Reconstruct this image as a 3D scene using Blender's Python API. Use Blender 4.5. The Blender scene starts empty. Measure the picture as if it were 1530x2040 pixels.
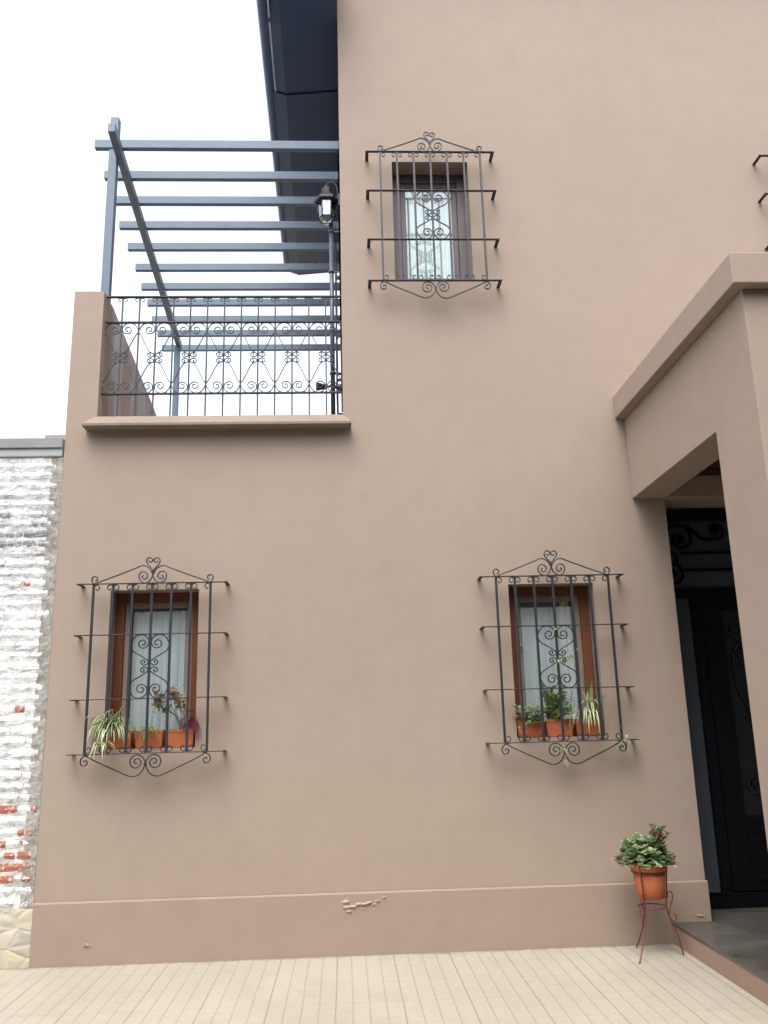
import bpy, bmesh, math, random
from mathutils import Vector, Matrix
random.seed(7)
R = math.radians
scene = bpy.context.scene
COL = scene.collection

# ------------------------------------------------------------------ camera
cam_d = bpy.data.cameras.new("camera"); cam = bpy.data.objects.new("camera", cam_d); COL.objects.link(cam)
rt = Vector((0.99879691, -0.04224948, -0.02489399)); up = Vector((0.01396502, -0.24156561, 0.970284)); fw = Vector((0.04700752, 0.9694643, 0.24068497))
M = Matrix.Identity(4)
for i in range(3):
    M[i][0] = rt[i]; M[i][1] = up[i]; M[i][2] = -fw[i]
M.translation = Vector((0, -7.0, 1.55))
cam.matrix_world = M
cam_d.sensor_fit = 'VERTICAL'; cam_d.sensor_height = 36.0; cam_d.lens = 36.0 * 1722.34 / 2040.0
cam_d.clip_start = 0.05; cam_d.clip_end = 3000
scene.camera = cam

# ------------------------------------------------------------------ light
SUN_EL, SUN_AZ = 62.0, 200.0         # overcast: broad weak sun in front of the wall, a little to the left
w = bpy.data.worlds.new("World"); scene.world = w; w.use_nodes = True
nt = w.node_tree; nt.nodes.clear()
out = nt.nodes.new('ShaderNodeOutputWorld'); bg = nt.nodes.new('ShaderNodeBackground')
sky = nt.nodes.new('ShaderNodeTexSky'); sky.sky_type = 'NISHITA'; sky.sun_disc = False
sky.sun_elevation = R(SUN_EL); sky.sun_rotation = R(SUN_AZ); sky.air_density = 1.0; sky.dust_density = 4.0
hs = nt.nodes.new('ShaderNodeHueSaturation'); hs.inputs['Saturation'].default_value = 0.40
nt.links.new(sky.outputs[0], hs.inputs['Color']); nt.links.new(hs.outputs[0], bg.inputs['Color'])
bg.inputs['Strength'].default_value = 0.15
nt.links.new(bg.outputs[0], out.inputs[0])
sl = bpy.data.lights.new("sun", 'SUN'); sl.energy = 0.5; sl.angle = R(50); sl.color = (1.0, 0.96, 0.9)
so = bpy.data.objects.new("sun", sl); COL.objects.link(so)
a = R(SUN_AZ); e = R(SUN_EL)
sd = Vector((math.sin(a) * math.cos(e), math.cos(a) * math.cos(e), math.sin(e)))
so.rotation_euler = sd.to_track_quat('Z', 'Y').to_euler()
scene.view_settings.view_transform = 'Standard'; scene.view_settings.look = 'None'
scene.view_settings.exposure = 1.80; scene.view_settings.gamma = 1.0; scene.view_settings.use_curve_mapping = False

# ------------------------------------------------------------------ helpers
def s2l(r, g, b):
    f = lambda c: (c / 12.92 if c <= 0.04045 else ((c + 0.055) / 1.055) ** 2.4)
    return (f(r / 255), f(g / 255), f(b / 255), 1)

class Mat:
    def __init__(s, name, col=(.5, .5, .5), rough=.6, metal=0., spec=.5):
        s.m = bpy.data.materials.new(name); s.m.use_nodes = True; s.t = s.m.node_tree
        s.b = s.t.nodes['Principled BSDF']
        s.b.inputs['Base Color'].default_value = (*col[:3], 1)
        s.b.inputs['Roughness'].default_value = rough; s.b.inputs['Metallic'].default_value = metal
        s.b.inputs['Specular IOR Level'].default_value = spec
        s.tc = None
    def n(s, kind, **kw):
        nd = s.t.nodes.new('ShaderNode' + kind)
        for k, v in kw.items():
            if k in nd.inputs: nd.inputs[k].default_value = v
            else: setattr(nd, k, v)
        return nd
    def l(s, a, b): s.t.links.new(a, b)
    def co(s, scale=(1, 1, 1), rot=(0, 0, 0)):
        if not s.tc: s.tc = s.n('TexCoord')
        mp = s.n('Mapping'); mp.inputs['Scale'].default_value = scale; mp.inputs['Rotation'].default_value = rot
        s.l(s.tc.outputs['Object'], mp.inputs[0]); return mp.outputs[0]
    def noise(s, scale, detail=4, rough=.55, vec=None, dist=0.):
        nd = s.n('TexNoise', Scale=scale, Detail=detail, Roughness=rough, Distortion=dist)
        s.l(vec or s.co(), nd.inputs['Vector']); return nd.outputs['Fac']
    def ramp(s, fac, stops, interp='LINEAR'):
        nd = s.n('ValToRGB'); cr = nd.color_ramp; cr.interpolation = interp
        while len(cr.elements) < len(stops): cr.elements.new(.5)
        for e_, (p, c) in zip(cr.elements, stops):
            e_.position = p; e_.color = c if len(c) == 4 else (*c, 1)
        s.l(fac, nd.inputs[0]); return nd.outputs[0]
    def mix(s, fac, a, b, blend='MIX'):
        nd = s.n('Mix', data_type='RGBA', blend_type=blend)
        for i, v in ((0, fac), (6, a), (7, b)):
            if isinstance(v, (int, float)): nd.inputs[i].default_value = v
            elif isinstance(v, tuple): nd.inputs[i].default_value = v if len(v) == 4 else (*v, 1)
            else: s.l(v, nd.inputs[i])
        return nd.outputs[2]
    def math(s, op, a, b=0., c=None):
        nd = s.n('Math', operation=op)
        for i, v in enumerate((a, b) if c is None else (a, b, c)):
            if isinstance(v, (int, float)): nd.inputs[i].default_value = v
            else: s.l(v, nd.inputs[i])
        return nd.outputs[0]
    def color(s, o): s.l(o, s.b.inputs['Base Color'])
    def bump(s, h, strength=.3, dist=.01):
        nd = s.n('Bump', Strength=strength, Distance=dist); s.l(h, nd.inputs['Height'])
        s.l(nd.outputs[0], s.b.inputs['Normal'])

def plaster(name, a, b):
    m = Mat(name, a, .85, spec=.25)
    big = m.noise(.7, 5, .6); fine = m.noise(70, 3, .6); mid = m.noise(4.5, 6, .65)
    streak = m.noise(2.2, 5, .6, m.co((2.6, 2.6, .5))); trowel = m.noise(3.2, 6, .6, m.co((.8, .8, 3.2)), .7)
    dark = tuple(x * .78 for x in a)
    c = m.mix(m.ramp(big, [(.3, (0, 0, 0)), (.7, (1, 1, 1))]), a, b)
    c = m.mix(m.math('MULTIPLY', m.ramp(streak, [(.5, (0, 0, 0)), (.8, (1, 1, 1))]), .12), c, dark)
    c = m.mix(m.math('MULTIPLY', m.ramp(mid, [(.48, (0, 0, 0)), (.72, (1, 1, 1))]), .22), c, dark)
    c = m.mix(m.math('MULTIPLY', m.ramp(mid, [(.30, (1, 1, 1)), (.44, (0, 0, 0))]), .10), c, tuple(min(1, x * 1.18) for x in b))
    c = m.mix(m.math('MULTIPLY', m.ramp(fine, [(.35, (1, 1, 1)), (.6, (0, 0, 0))]), .10), c, dark)
    # a few small chips of missing paint, off-white underneath
    vo = m.n('TexVoronoi', Scale=.9); m.l(m.co(), vo.inputs['Vector'])
    ch = m.math('ADD', vo.outputs['Distance'], m.math('MULTIPLY', m.noise(60, 3), .012))
    c = m.mix(m.ramp(ch, [(.0135, (1, 1, 1)), (.0145, (0, 0, 0))], 'LINEAR'), c, (.62, .60, .56))
    m.color(c)
    h = m.math('ADD', m.math('MULTIPLY', m.noise(5, 6, .6), .8), m.math('ADD', m.math('MULTIPLY', fine, .10), m.math('MULTIPLY', trowel, .9)))
    m.bump(h, .13, .012)
    return m.m
def painted(name, col, rough=.45, var=.25, metal=0., bumpy=.1, scale=18, spec=.5):
    m = Mat(name, col, rough, metal, spec)
    n = m.noise(scale, 5, .6)
    m.color(m.mix(m.math('MULTIPLY', n, var * 2), col, tuple(min(1, x * .55) for x in col)))
    m.l(m.math('MULTIPLY_ADD', n, .25, rough - .1), m.b.inputs['Roughness'])
    m.bump(m.noise(scale * 5, 3), bumpy, .003)
    return m.m
def wood(name, a, b, axis='z', rough=.4):
    m = Mat(name, a, rough)
    sc = {'z': (28, 28, 1.6), 'x': (1.6, 28, 28)}[axis]
    g = m.noise(1.5, 6, .65, m.co(sc), .6)
    m.color(m.mix(m.ramp(g, [(.3, (0, 0, 0)), (.7, (1, 1, 1))]), a, b)); m.bump(g, .25, .002)
    return m.m

WALL = plaster("wall_plaster", (.284, .223, .178), (.302, .239, .193))
PLINTH = plaster("plinth_plaster", (.268, .205, .158), (.286, .221, .172))
PORCHP = plaster("porch_plaster", (.287, .220, .175), (.304, .235, .189))
IRON = painted("dark_iron", (.016, .018, .027), .45, .25, .0, .25, 30)
PERG = painted("slate_blue_paint", (.082, .125, .178), .45, .12, 0, .1, 10)
SOFF = painted("navy_paint", (.019, .052, .120), .30, .25, 0, .2, 3)
BROWNW = wood("varnished_wood", (.105, .033, .015), (.165, .053, .021))
DARKW = wood("aged_wood", (.085, .062, .07), (.13, .095, .10))
TAUPE = wood("sash_wood_with_sheen", (.20, .155, .13), (.26, .20, .17))  # brown sash turned lighter taupe: reflected light put into the wood colour
BLACK = painted("black_paint", (.004, .004, .006), .4, .2, 0, .1, spec=.12)
CEIL = wood("dark_ceiling_boards", (.05, .028, .018), (.08, .045, .028), 'x')
INT = Mat("room_interior", (.38, .34, .31), .9).m

def curtain_mat():
    m = Mat("sheer_curtain", (.62, .68, .68), .8, spec=.1)
    m.color(m.mix(m.noise(9, 4, .6, m.co((6, 6, .5))), (.76, .86, .86), (.88, .95, .94)))
    return m.m
CURT = curtain_mat()
def lace_mat():
    m = Mat("lace_curtain", (.7, .78, .74), .8, spec=.1)
    wv = m.n('TexWave', Scale=9., Distortion=6., Detail=2.); wv.inputs['Detail Scale'].default_value = 1.6
    m.l(m.co((1, 1, 1)), wv.inputs['Vector'])
    f = m.ramp(wv.outputs['Fac'], [(.35, (0, 0, 0)), (.6, (1, 1, 1))])
    m.color(m.mix(m.math('MULTIPLY', f, .4), (.74, .86, .81), (.56, .66, .55)))
    return m.m
LACE = lace_mat()
def glass_mat(name, tint=(.9, .95, .95), gl=.9, base=.06):
    m = bpy.data.materials.new(name); m.use_nodes = True; t = m.node_tree; t.nodes.clear()
    o = t.nodes.new('ShaderNodeOutputMaterial'); mx = t.nodes.new('ShaderNodeMixShader')
    tr = t.nodes.new('ShaderNodeBsdfTransparent'); tr.inputs[0].default_value = (*tint, 1)
    g = t.nodes.new('ShaderNodeBsdfGlossy'); g.inputs['Roughness'].default_value = .03
    g.inputs['Color'].default_value = (.92, .97, 1, 1)
    lw = t.nodes.new('ShaderNodeFresnel'); lw.inputs['IOR'].default_value = 1.5
    ml = t.nodes.new('ShaderNodeMath'); ml.operation = 'MULTIPLY_ADD'; ml.inputs[1].default_value = gl; ml.inputs[2].default_value = base
    t.links.new(lw.outputs[0], ml.inputs[0]); t.links.new(ml.outputs[0], mx.inputs[0])
    t.links.new(tr.outputs[0], mx.inputs[1]); t.links.new(g.outputs[0], mx.inputs[2]); t.links.new(mx.outputs[0], o.inputs[0])
    return m
GLASS = glass_mat("window_glass", (.985, .995, .995), .62, .05)
DGLASS = painted("frosted_door_glass", (.05, .065, .078), .35, .15, 0, .1, 9, spec=.25)
LGLASS = glass_mat("lantern_glass", (.8, .86, .84), .9, .22)

def terracotta():
    m = Mat("terracotta_plastic", (.50, .13, .045), .62, spec=.3)
    n = m.noise(14, 4, .6)
    m.color(m.mix(n, (.47, .14, .058), (.39, .112, .045)))
    m.bump(m.noise(90, 2), .15, .002); return m.m
TERRA = terracotta()
SOIL = painted("potting_soil", (.03, .02, .013), .95, .4, 0, .8, 60)
RUST = painted("dark_red_iron", (.17, .028, .03), .5, .35, 0, .3, 40)
def leafmat(name, a, b, rough=.5, tr=.25):
    m = Mat(name, a, rough)
    m.color(m.mix(m.noise(22, 3, .6), a, b))
    m.b.inputs['Subsurface Weight'].default_value = 0
    t = m.t; o = t.nodes['Material Output']; mx = t.nodes.new('ShaderNodeMixShader'); tl = t.nodes.new('ShaderNodeBsdfTranslucent')
    tl.inputs[0].default_value = (*[min(1, x * 1.3) for x in b], 1); mx.inputs[0].default_value = tr
    t.links.new(m.b.outputs[0], mx.inputs[1]); t.links.new(tl.outputs[0], mx.inputs[2]); t.links.new(mx.outputs[0], o.inputs[0])
    return m.m
LG = leafmat("leaf_green", (.09, .17, .05), (.15, .26, .09))
LPALE = leafmat("leaf_cream_stripe", (.50, .52, .30), (.62, .62, .42))
LGREY = leafmat("leaf_grey_green", (.19, .26, .125), (.34, .41, .23))
LSUC = leafmat("leaf_succulent", (.23, .31, .165), (.37, .45, .28))
LBRIGHT = leafmat("leaf_bright", (.20, .30, .05), (.32, .42, .10))
LBRN = leafmat("leaf_bronze", (.10, .07, .035), (.20, .15, .075))
LDRY = leafmat("dry_flower", (.17, .095, .055), (.38, .26, .15))
LRED = leafmat("leaf_dark_red", (.075, .012, .02), (.13, .02, .035), .3)
STEM = leafmat("stem_olive", (.16, .17, .07), (.24, .22, .10))

def new(name, bm, mats, parent=None, smooth=False, bevel=0, loc=None):
    me = bpy.data.meshes.new(name); bm.normal_update(); bm.to_mesh(me); bm.free()
    for m in (mats if isinstance(mats, (list, tuple)) else [mats]): me.materials.append(m)
    o = bpy.data.objects.new(name, me); COL.objects.link(o)
    if smooth:
        for p in me.polygons: p.use_smooth = True
    if parent: o.parent = parent
    if loc: o.location = loc
    if bevel:
        b = o.modifiers.new('bevel', 'BEVEL'); b.width = bevel; b.segments = 2; b.limit_method = 'ANGLE'; b.angle_limit = R(40)
    return o
def empty(name, label, cat, loc=(0, 0, 0), group=None):
    o = bpy.data.objects.new(name, None); COL.objects.link(o); o.location = loc; o.empty_display_size = .1
    o['label'] = label; o['category'] = cat
    if group: o['group'] = group
    return o
def structure(o): o['kind'] = 'structure'; return o
def box(bm, x0, x1, y0, y1, z0, z1, mi=0):
    v = [bm.verts.new(p) for p in ((x0, y0, z0), (x1, y0, z0), (x1, y1, z0), (x0, y1, z0), (x0, y0, z1), (x1, y0, z1), (x1, y1, z1), (x0, y1, z1))]
    fs = []
    for f in ((0, 3, 2, 1), (4, 5, 6, 7), (0, 1, 5, 4), (1, 2, 6, 5), (2, 3, 7, 6), (3, 0, 4, 7)):
        q = bm.faces.new([v[i] for i in f]); q.material_index = mi; fs.append(q)
    return v
def B(*boxes):
    bm = bmesh.new()
    for b in boxes: box(bm, *b)
    return bm
def prism(bm, pts, lo, hi, axis='z', mi=0):
    """extrude a polygon (2-D pts) along an axis"""
    def P(a, b, c): return {'z': (a, b, c), 'y': (a, c, b), 'x': (c, a, b)}[axis]
    v0 = [bm.verts.new(P(p[0], p[1], lo)) for p in pts]; v1 = [bm.verts.new(P(p[0], p[1], hi)) for p in pts]
    n = len(pts); fs = [bm.faces.new(v0), bm.faces.new(list(reversed(v1)))]
    for i in range(n): fs.append(bm.faces.new((v0[i], v1[i], v1[(i + 1) % n], v0[(i + 1) % n])))
    for f in fs: f.material_index = mi
    bmesh.ops.recalc_face_normals(bm, faces=fs)
def wall_grid(xs, zs, solid, y0, y1):
    """wall sheet with real openings: cells of a grid, inner sides only where a cell is missing"""
    bm = bmesh.new(); vd = {}
    def V(i, j, k):
        if (i, j, k) not in vd: vd[(i, j, k)] = bm.verts.new((xs[i], (y0, y1)[k], zs[j]))
        return vd[(i, j, k)]
    nx, nz = len(xs) - 1, len(zs) - 1
    S = [[solid((xs[i] + xs[i + 1]) / 2, (zs[j] + zs[j + 1]) / 2) for j in range(nz)] for i in range(nx)]
    g = lambda i, j: 0 <= i < nx and 0 <= j < nz and S[i][j]
    for i in range(nx):
        for j in range(nz):
            if not S[i][j]: continue
            bm.faces.new((V(i, j, 0), V(i + 1, j, 0), V(i + 1, j + 1, 0), V(i, j + 1, 0)))
            bm.faces.new((V(i, j, 1), V(i, j + 1, 1), V(i + 1, j + 1, 1), V(i + 1, j, 1)))
            if not g(i - 1, j): bm.faces.new((V(i, j, 0), V(i, j + 1, 0), V(i, j + 1, 1), V(i, j, 1)))
            if not g(i + 1, j): bm.faces.new((V(i + 1, j, 0), V(i + 1, j, 1), V(i + 1, j + 1, 1), V(i + 1, j + 1, 0)))
            if not g(i, j - 1): bm.faces.new((V(i, j, 0), V(i, j, 1), V(i + 1, j, 1), V(i + 1, j, 0)))
            if not g(i, j + 1): bm.faces.new((V(i, j + 1, 0), V(i + 1, j + 1, 0), V(i + 1, j + 1, 1), V(i, j + 1, 1)))
    return bm
def catmull(P, k=5):
    out = []
    n = len(P)
    for i in range(n - 1):
        p0 = P[max(i - 1, 0)]; p1 = P[i]; p2 = P[i + 1]; p3 = P[min(i + 2, n - 1)]
        for s in range(k):
            t = s / k
            out.append(tuple(.5 * (2 * b + (c - a_) * t + (2 * a_ - 5 * b + 4 * c - d) * t * t + (-a_ + 3 * b - 3 * c + d) * t ** 3) for a_, b, c, d in zip(p0, p1, p2, p3)))
    out.append(tuple(P[-1])); return out
def ribbon(bm, pts, y, t=.006, d=.012, ox=0, oz=0):
    t *= 1.3
    """flat iron bar bent in the xz plane: t thick in plane, d deep in y"""
    rings = []; n = len(pts)
    for i, p in enumerate(pts):
        a_ = pts[max(i - 1, 0)]; b = pts[min(i + 1, n - 1)]
        dx, dz = b[0] - a_[0], b[1] - a_[1]; L = math.hypot(dx, dz) or 1
        nx, nz = -dz / L * t / 2, dx / L * t / 2
        rings.append([bm.verts.new((p[0] + sx * nx + ox, y + sy * d / 2, p[1] + sx * nz + oz)) for sx, sy in ((-1, -1), (1, -1), (1, 1), (-1, 1))])
    for r0, r1 in zip(rings, rings[1:]):
        for k in range(4): bm.faces.new((r0[k], r1[k], r1[(k + 1) % 4], r0[(k + 1) % 4]))
    bm.faces.new(list(reversed(rings[0]))); bm.faces.new(rings[-1])
def tube(bm, pts, r, seg=8, mi=0, cap=True):
    pts = [Vector(p) for p in pts]; rr = r if isinstance(r, (list, tuple)) else [r] * len(pts)
    rings = []; prev = None
    for i, p in enumerate(pts):
        d = (pts[min(i + 1, len(pts) - 1)] - pts[max(i - 1, 0)])
        d = d.normalized() if d.length > 1e-9 else Vector((0, 0, 1))
        if prev is None: u = d.orthogonal().normalized()
        else:
            u = prev - d * prev.dot(d); u = u.normalized() if u.length > 1e-6 else d.orthogonal().normalized()
        prev = u; v = d.cross(u)
        rings.append([bm.verts.new(p + (u * math.cos(2 * math.pi * k / seg) + v * math.sin(2 * math.pi * k / seg)) * rr[i]) for k in range(seg)])
    for a_, b in zip(rings, rings[1:]):
        for k in range(seg):
            f = bm.faces.new((a_[k], a_[(k + 1) % seg], b[(k + 1) % seg], b[k])); f.material_index = mi; f.smooth = True
    if cap:
        bm.faces.new(list(reversed(rings[0]))).material_index = mi; bm.faces.new(rings[-1]).material_index = mi
def lathe(bm, prof, cx, cy, seg=28, mi=0):
    rings = [[bm.verts.new((cx + r * math.cos(2 * math.pi * k / seg), cy + r * math.sin(2 * math.pi * k / seg), z)) for k in range(seg)] for r, z in prof]
    for a_, b in zip(rings, rings[1:]):
        for k in range(seg):
            f = bm.faces.new((a_[k], a_[(k + 1) % seg], b[(k + 1) % seg], b[k])); f.smooth = True; f.material_index = mi
    bm.faces.new(list(reversed(rings[0]))); bm.faces.new(rings[-1])
def copy_tree(o, parent=None):
    c = o.copy(); COL.objects.link(c)
    if parent: c.parent = parent
    for ch in list(o.children): copy_tree(ch, c)
    return c

# ------------------------------------------------------------------ ground, pavement, road
GZ = -.085
def asphalt():
    m = Mat("asphalt", (.05, .05, .05), .9); m.color(m.mix(m.noise(40, 5), (.04, .04, .042), (.075, .073, .07))); m.bump(m.noise(120), .5, .01); return m.m
def tiles():
    m = Mat("pavement_tile", (.6, .55, .46), .75, spec=.3)
    sep = m.n('SeparateXYZ'); m.l(m.n('TexCoord').outputs['Object'], sep.inputs[0])
    x = m.math('ADD', sep.outputs[0], 8.285 + m_off); y = m.math('ADD', sep.outputs[1], 20.0)
    def line(v, period, wd):
        f = m.math('FRACT', m.math('DIVIDE', v, period)); d = m.math('MULTIPLY', m.math('ABSOLUTE', m.math('SUBTRACT', f, .5)), period)
        return m.math('SMOOTH_MAX', m.math('DIVIDE', m.math('SUBTRACT', d, period / 2 - wd), wd), 0., .05)
    wob = m.math('MULTIPLY', m.math('SUBTRACT', m.noise(1.2, 2), .5), .012)
    xw = m.math('ADD', x, wob)
    fine = line(xw, .1025, .0065); joint = line(xw, .41, .007); yj = line(m.math('ADD', y, wob), .41, .005)
    yf = line(m.math('ADD', y, wob), .1025, .004)
    dirtn = m.ramp(m.noise(1.7, 5, .7), [(.38, (0, 0, 0)), (.68, (1, 1, 1))])
    base = m.mix(m.ramp(m.noise(.8, 4), [(.35, (0, 0, 0)), (.65, (1, 1, 1))]), (.285, .262, .208), (.325, .302, .246))
    base = m.mix(m.math('MULTIPLY', m.ramp(m.noise(55, 4, .7), [(.4, (0, 0, 0)), (.75, (1, 1, 1))]), .35), base, (.19, .165, .125))
    base = m.mix(m.math('MULTIPLY', m.ramp(m.noise(4, 5, .7), [(.5, (0, 0, 0)), (.75, (1, 1, 1))]), .3), base, (.20, .175, .135))
    c = m.mix(m.math('MULTIPLY', fine, .55), base, (.19, .16, .125))
    jd = m.math('MULTIPLY', joint, m.math('MULTIPLY_ADD', dirtn, .34, .0))
    c = m.mix(jd, c, (.11, .09, .075))
    c = m.mix(m.math('MULTIPLY', yj, .5), c, (.19, .16, .12)); c = m.mix(m.math('MULTIPLY', yf, .22), c, (.2, .17, .13))
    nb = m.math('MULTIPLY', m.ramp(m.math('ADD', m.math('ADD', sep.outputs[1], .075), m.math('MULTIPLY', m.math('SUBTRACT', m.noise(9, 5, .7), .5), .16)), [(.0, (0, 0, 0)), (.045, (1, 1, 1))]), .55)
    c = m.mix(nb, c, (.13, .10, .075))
    sp = m.n('TexVoronoi', Scale=5.); m.l(m.co(), sp.inputs['Vector'])
    c = m.mix(m.math('MULTIPLY', m.ramp(sp.outputs['Distance'], [(.02, (1, 1, 1)), (.035, (0, 0, 0))]), .5), c, (.13, .10, .07))
    m.color(c)
    h = m.math('SUBTRACT', m.math('MULTIPLY', m.noise(70, 3), .15), m.math('ADD', fine, m.math('ADD', joint, m.math('MULTIPLY', yj, .5))))
    m.bump(h, .5, .004); return m.m
m_off = 0.0
structure(new('ground', B((-600, 600, -600, 600, -.9, -.245)), painted("dry_earth", (.20, .17, .13), .95, .3)))
structure(new('road', B((-80, 80, -11.0, -3.9, -.24, -.215)), asphalt()))
PV = tiles()
structure(new('pavement', B((-80, 80, -3.75, .6, -.238, GZ)), PV))
structure(new('kerb', B((-80, 80, -3.9, -3.752, -.236, GZ + .004)), painted("kerb_concrete", (.38, .36, .33), .9, .2), bevel=.015))

# ------------------------------------------------------------------ unseen houses added behind the camera to block sky light and feed reflections
def opposite(x0, x1, h, col, lab):
    m = painted("facade_paint", col, .9, .2, 0, .3, 4)
    t = empty('added_street_house', lab, 'house', ((x0 + x1) / 2, -13.0, -.085))
    cells = []; n = max(2, int((x1 - x0) / 3.2)); ops = []
    for k in range(n):
        c = x0 + (k + .5) * (x1 - x0) / n
        for zb in ((.9, 4.6) if h > 6 else (.9,)): ops.append((c - .55, c + .55, zb, zb + 1.6))
    ops[0] = (ops[0][0], ops[0][1], .0, 2.5)
    xs_ = sorted({x0, x1} | {v for q in ops for v in q[:2]}); zs_ = sorted({-.24, h} | {v for q in ops for v in q[2:]})
    so_ = lambda x, z: not any(a_ < x < b and c < z < d for a_, b, c, d in ops)
    M180 = Matrix.Identity(4)
    def P(n_, bm_, mm): o = new(n_, bm_, mm, t); o.matrix_parent_inverse = Matrix.Translation(-t.location); return o
    P('front_wall', wall_grid(xs_, zs_, so_, -13.3, -13.0), m)
    P('roof', B((x0 + .01, x1 - .01, -22, -12.9, h + .002, h + .2)), painted("roof_grey", (.2, .19, .18), .9))
    P('side_wall', B((x0, x0 + .2, -22, -13.302, -.24, h))  , m); P('side_wall', B((x1 - .2, x1, -22, -13.302, -.24, h)), m)
    for k, (a_, b, c, d) in enumerate(ops):
        f = P('door' if k == 0 else 'window', rect_frame(a_ + .002, b - .002, c + .002, d - .002, .07, -13.22, -13.15), m_wd)
        new('pane', B((a_ + .075, b - .075, -13.19, -13.185, c + .075, d - .075)), m_pn, f)
# ------------------------------------------------------------------ the house
house = empty('house', 'pinkish brown plastered two storey house with barred windows and a corner balcony', 'house', (0, 0, 0))
WIN = {1: (-1.880, -1.175, 1.43, 2.668), 2: (1.346, 2.052, 1.435, 2.660), 3: (.494, 1.200, 5.428, 6.640), 4: (4.160, 4.866, 5.425, 6.640)}
DX0, DX1, DZ1 = 2.730, 4.60, 3.36
def solid(x, z):
    for a_, b, c, d in WIN.values():
        if a_ < x < b and c < z < d: return False
    if DX0 < x < DX1 and z < DZ1: return False
    if -2.07 < x < .01 and z > 4.155: return False
    if x < -2.07 and z > 5.32: return False
    return True
xs = sorted({-2.325, -2.07, .01, DX0, DX1, 7.5} | {v for q in WIN.values() for v in q[:2]})
zs = sorted({-.1, 4.155, 5.32, DZ1, 9.2} | {v for q in WIN.values() for v in q[2:]})
new('front_wall', wall_grid(xs, zs, solid, 0, .30), WALL, house)
# side wall of the upper storey beside the balcony, rear and floor
new('side_wall', B((.012, .25, .302, 7.0, 4.0, 9.2)), WALL, house)
new('balcony_floor', B((-2.6, .2, .302, 7.0, 3.95, 4.10)), painted("floor_cement", (.33, .27, .23), .9), house)
bm = bmesh.new(); prism(bm, [(-2.07, .302), (-2.40, 4.95), (-2.62, 4.95), (-2.325, .302)], -.1, 5.32)
def parapet_mat():
    m = Mat("weathered_parapet_plaster", (.42, .36, .34), .9, spec=.2)
    n = m.noise(1.1, 6, .65, m.co((1, 1.2, .45)), .8); n2 = m.noise(3, 5, .6, m.co((2, 2, .3)))
    c = m.mix(m.ramp(n, [(.46, (0, 0, 0)), (.54, (1, 1, 1))]), (.36, .29, .26), (.42, .44, .465))
    c = m.mix(m.math('MULTIPLY', m.ramp(n2, [(.5, (0, 0, 0)), (.7, (1, 1, 1))]), .5), c, (.25, .22, .21))
    m.color(c); m.bump(n2, .3, .01); return m.m
new('parapet', bm, parapet_mat(), house)
def ledge_mat():
    m = Mat("stained_ledge_plaster", (.36, .30, .26), .9, spec=.2)
    n = m.noise(5, 7, .7); n2 = m.noise(1.3, 4, .6)
    c = m.mix(m.math('MULTIPLY', m.math('MULTIPLY', m.ramp(n, [(.48, (0, 0, 0)), (.66, (1, 1, 1))]), m.ramp(n2, [(.4, (0, 0, 0)), (.6, (1, 1, 1))])), .6), (.215, .170, .138), (.13, .125, .095))
    m.color(c); m.bump(m.noise(18, 6, .7), .5, .01); return m.m
bm = bmesh.new()   # wedge sill: top slopes down and outwards, ends splay a little
la = [bm.verts.new(q) for q in ((-2.09, -.002, 4.154), (-2.155, -.130, 4.052), (-2.155, -.130, 4.028), (-2.155, -.002, 4.028))]
lb = [bm.verts.new(q) for q in ((.006, -.002, 4.154), (.078, -.130, 4.052), (.078, -.130, 4.028), (.078, -.002, 4.028))]
bm.faces.new(la); bm.faces.new(list(reversed(lb)))
for i in range(4): bm.faces.new((la[i], lb[i], lb[(i + 1) % 4], la[(i + 1) % 4]))
bmesh.ops.recalc_face_normals(bm, faces=bm.faces)
led = new('balcony_ledge', bm, ledge_mat(), house, bevel=.003)
# window-sill like slope on ledge stays plain; rear wall closes the house
new('rear_wall', B((.25, 7.3, 7.0, 7.2, -.1, 8.9)), WALL, house)
new('right_wall', B((7.3, 7.498, .302, 6.998, -.1, 9.2)), WALL, house)
new('roof', B((.0, 7.7, -.25, 7.3, 9.205, 9.35)), painted("roof_tile_paint", (.23, .09, .05), .8), house)
# plinth
bm = bmesh.new(); prism(bm, [(-2.325, 0), (-2.325, -.022), (2.745, -.022), (2.745, 0)], -.1, .348)
pl = new('plinth', bm, PLINTH, house, bevel=.012)
FLAKE = plaster('flaking_paint', (.30, .245, .20), (.36, .31, .27))
def blister(cx, cz, n, sx, sz, s=.02, bl=None):
    """flaking paint: a lumpy sheet risen off the plinth"""
    bm = bmesh.new(); N, K = 40, 22; g = []
    rnd = random.Random(n); bl = bl or [(rnd.uniform(-.7, .7), rnd.uniform(-.5, .6), rnd.uniform(.12, .32)) for _ in range(11)]
    for i in range(N + 1):
        row = []
        for j in range(K + 1):
            u = -1 + 2 * i / N; v = -1 + 2 * j / K
            h = sum(math.exp(-((u - a_) ** 2 * 1.6 + (v - b) ** 2 * 2) / (c * c)) for a_, b, c in bl)
            q = max(0, min(1, (h - .42) / .30)); h = s * q * q * (3 - 2 * q) * (.62 + .38 * min(1, h / 1.4)) * (.9 + .2 * rnd.random()) * (1 - max(abs(u), abs(v)) ** 6)
            row.append(bm.verts.new((cx + u * sx, -.0205 - h, cz + v * sz)))
        g.append(row)
    for i in range(N):
        for j in range(K): bm.faces.new((g[i][j], g[i + 1][j], g[i + 1][j + 1], g[i][j + 1]))
    return new('paint_blister', bm, FLAKE, pl, smooth=True)
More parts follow.
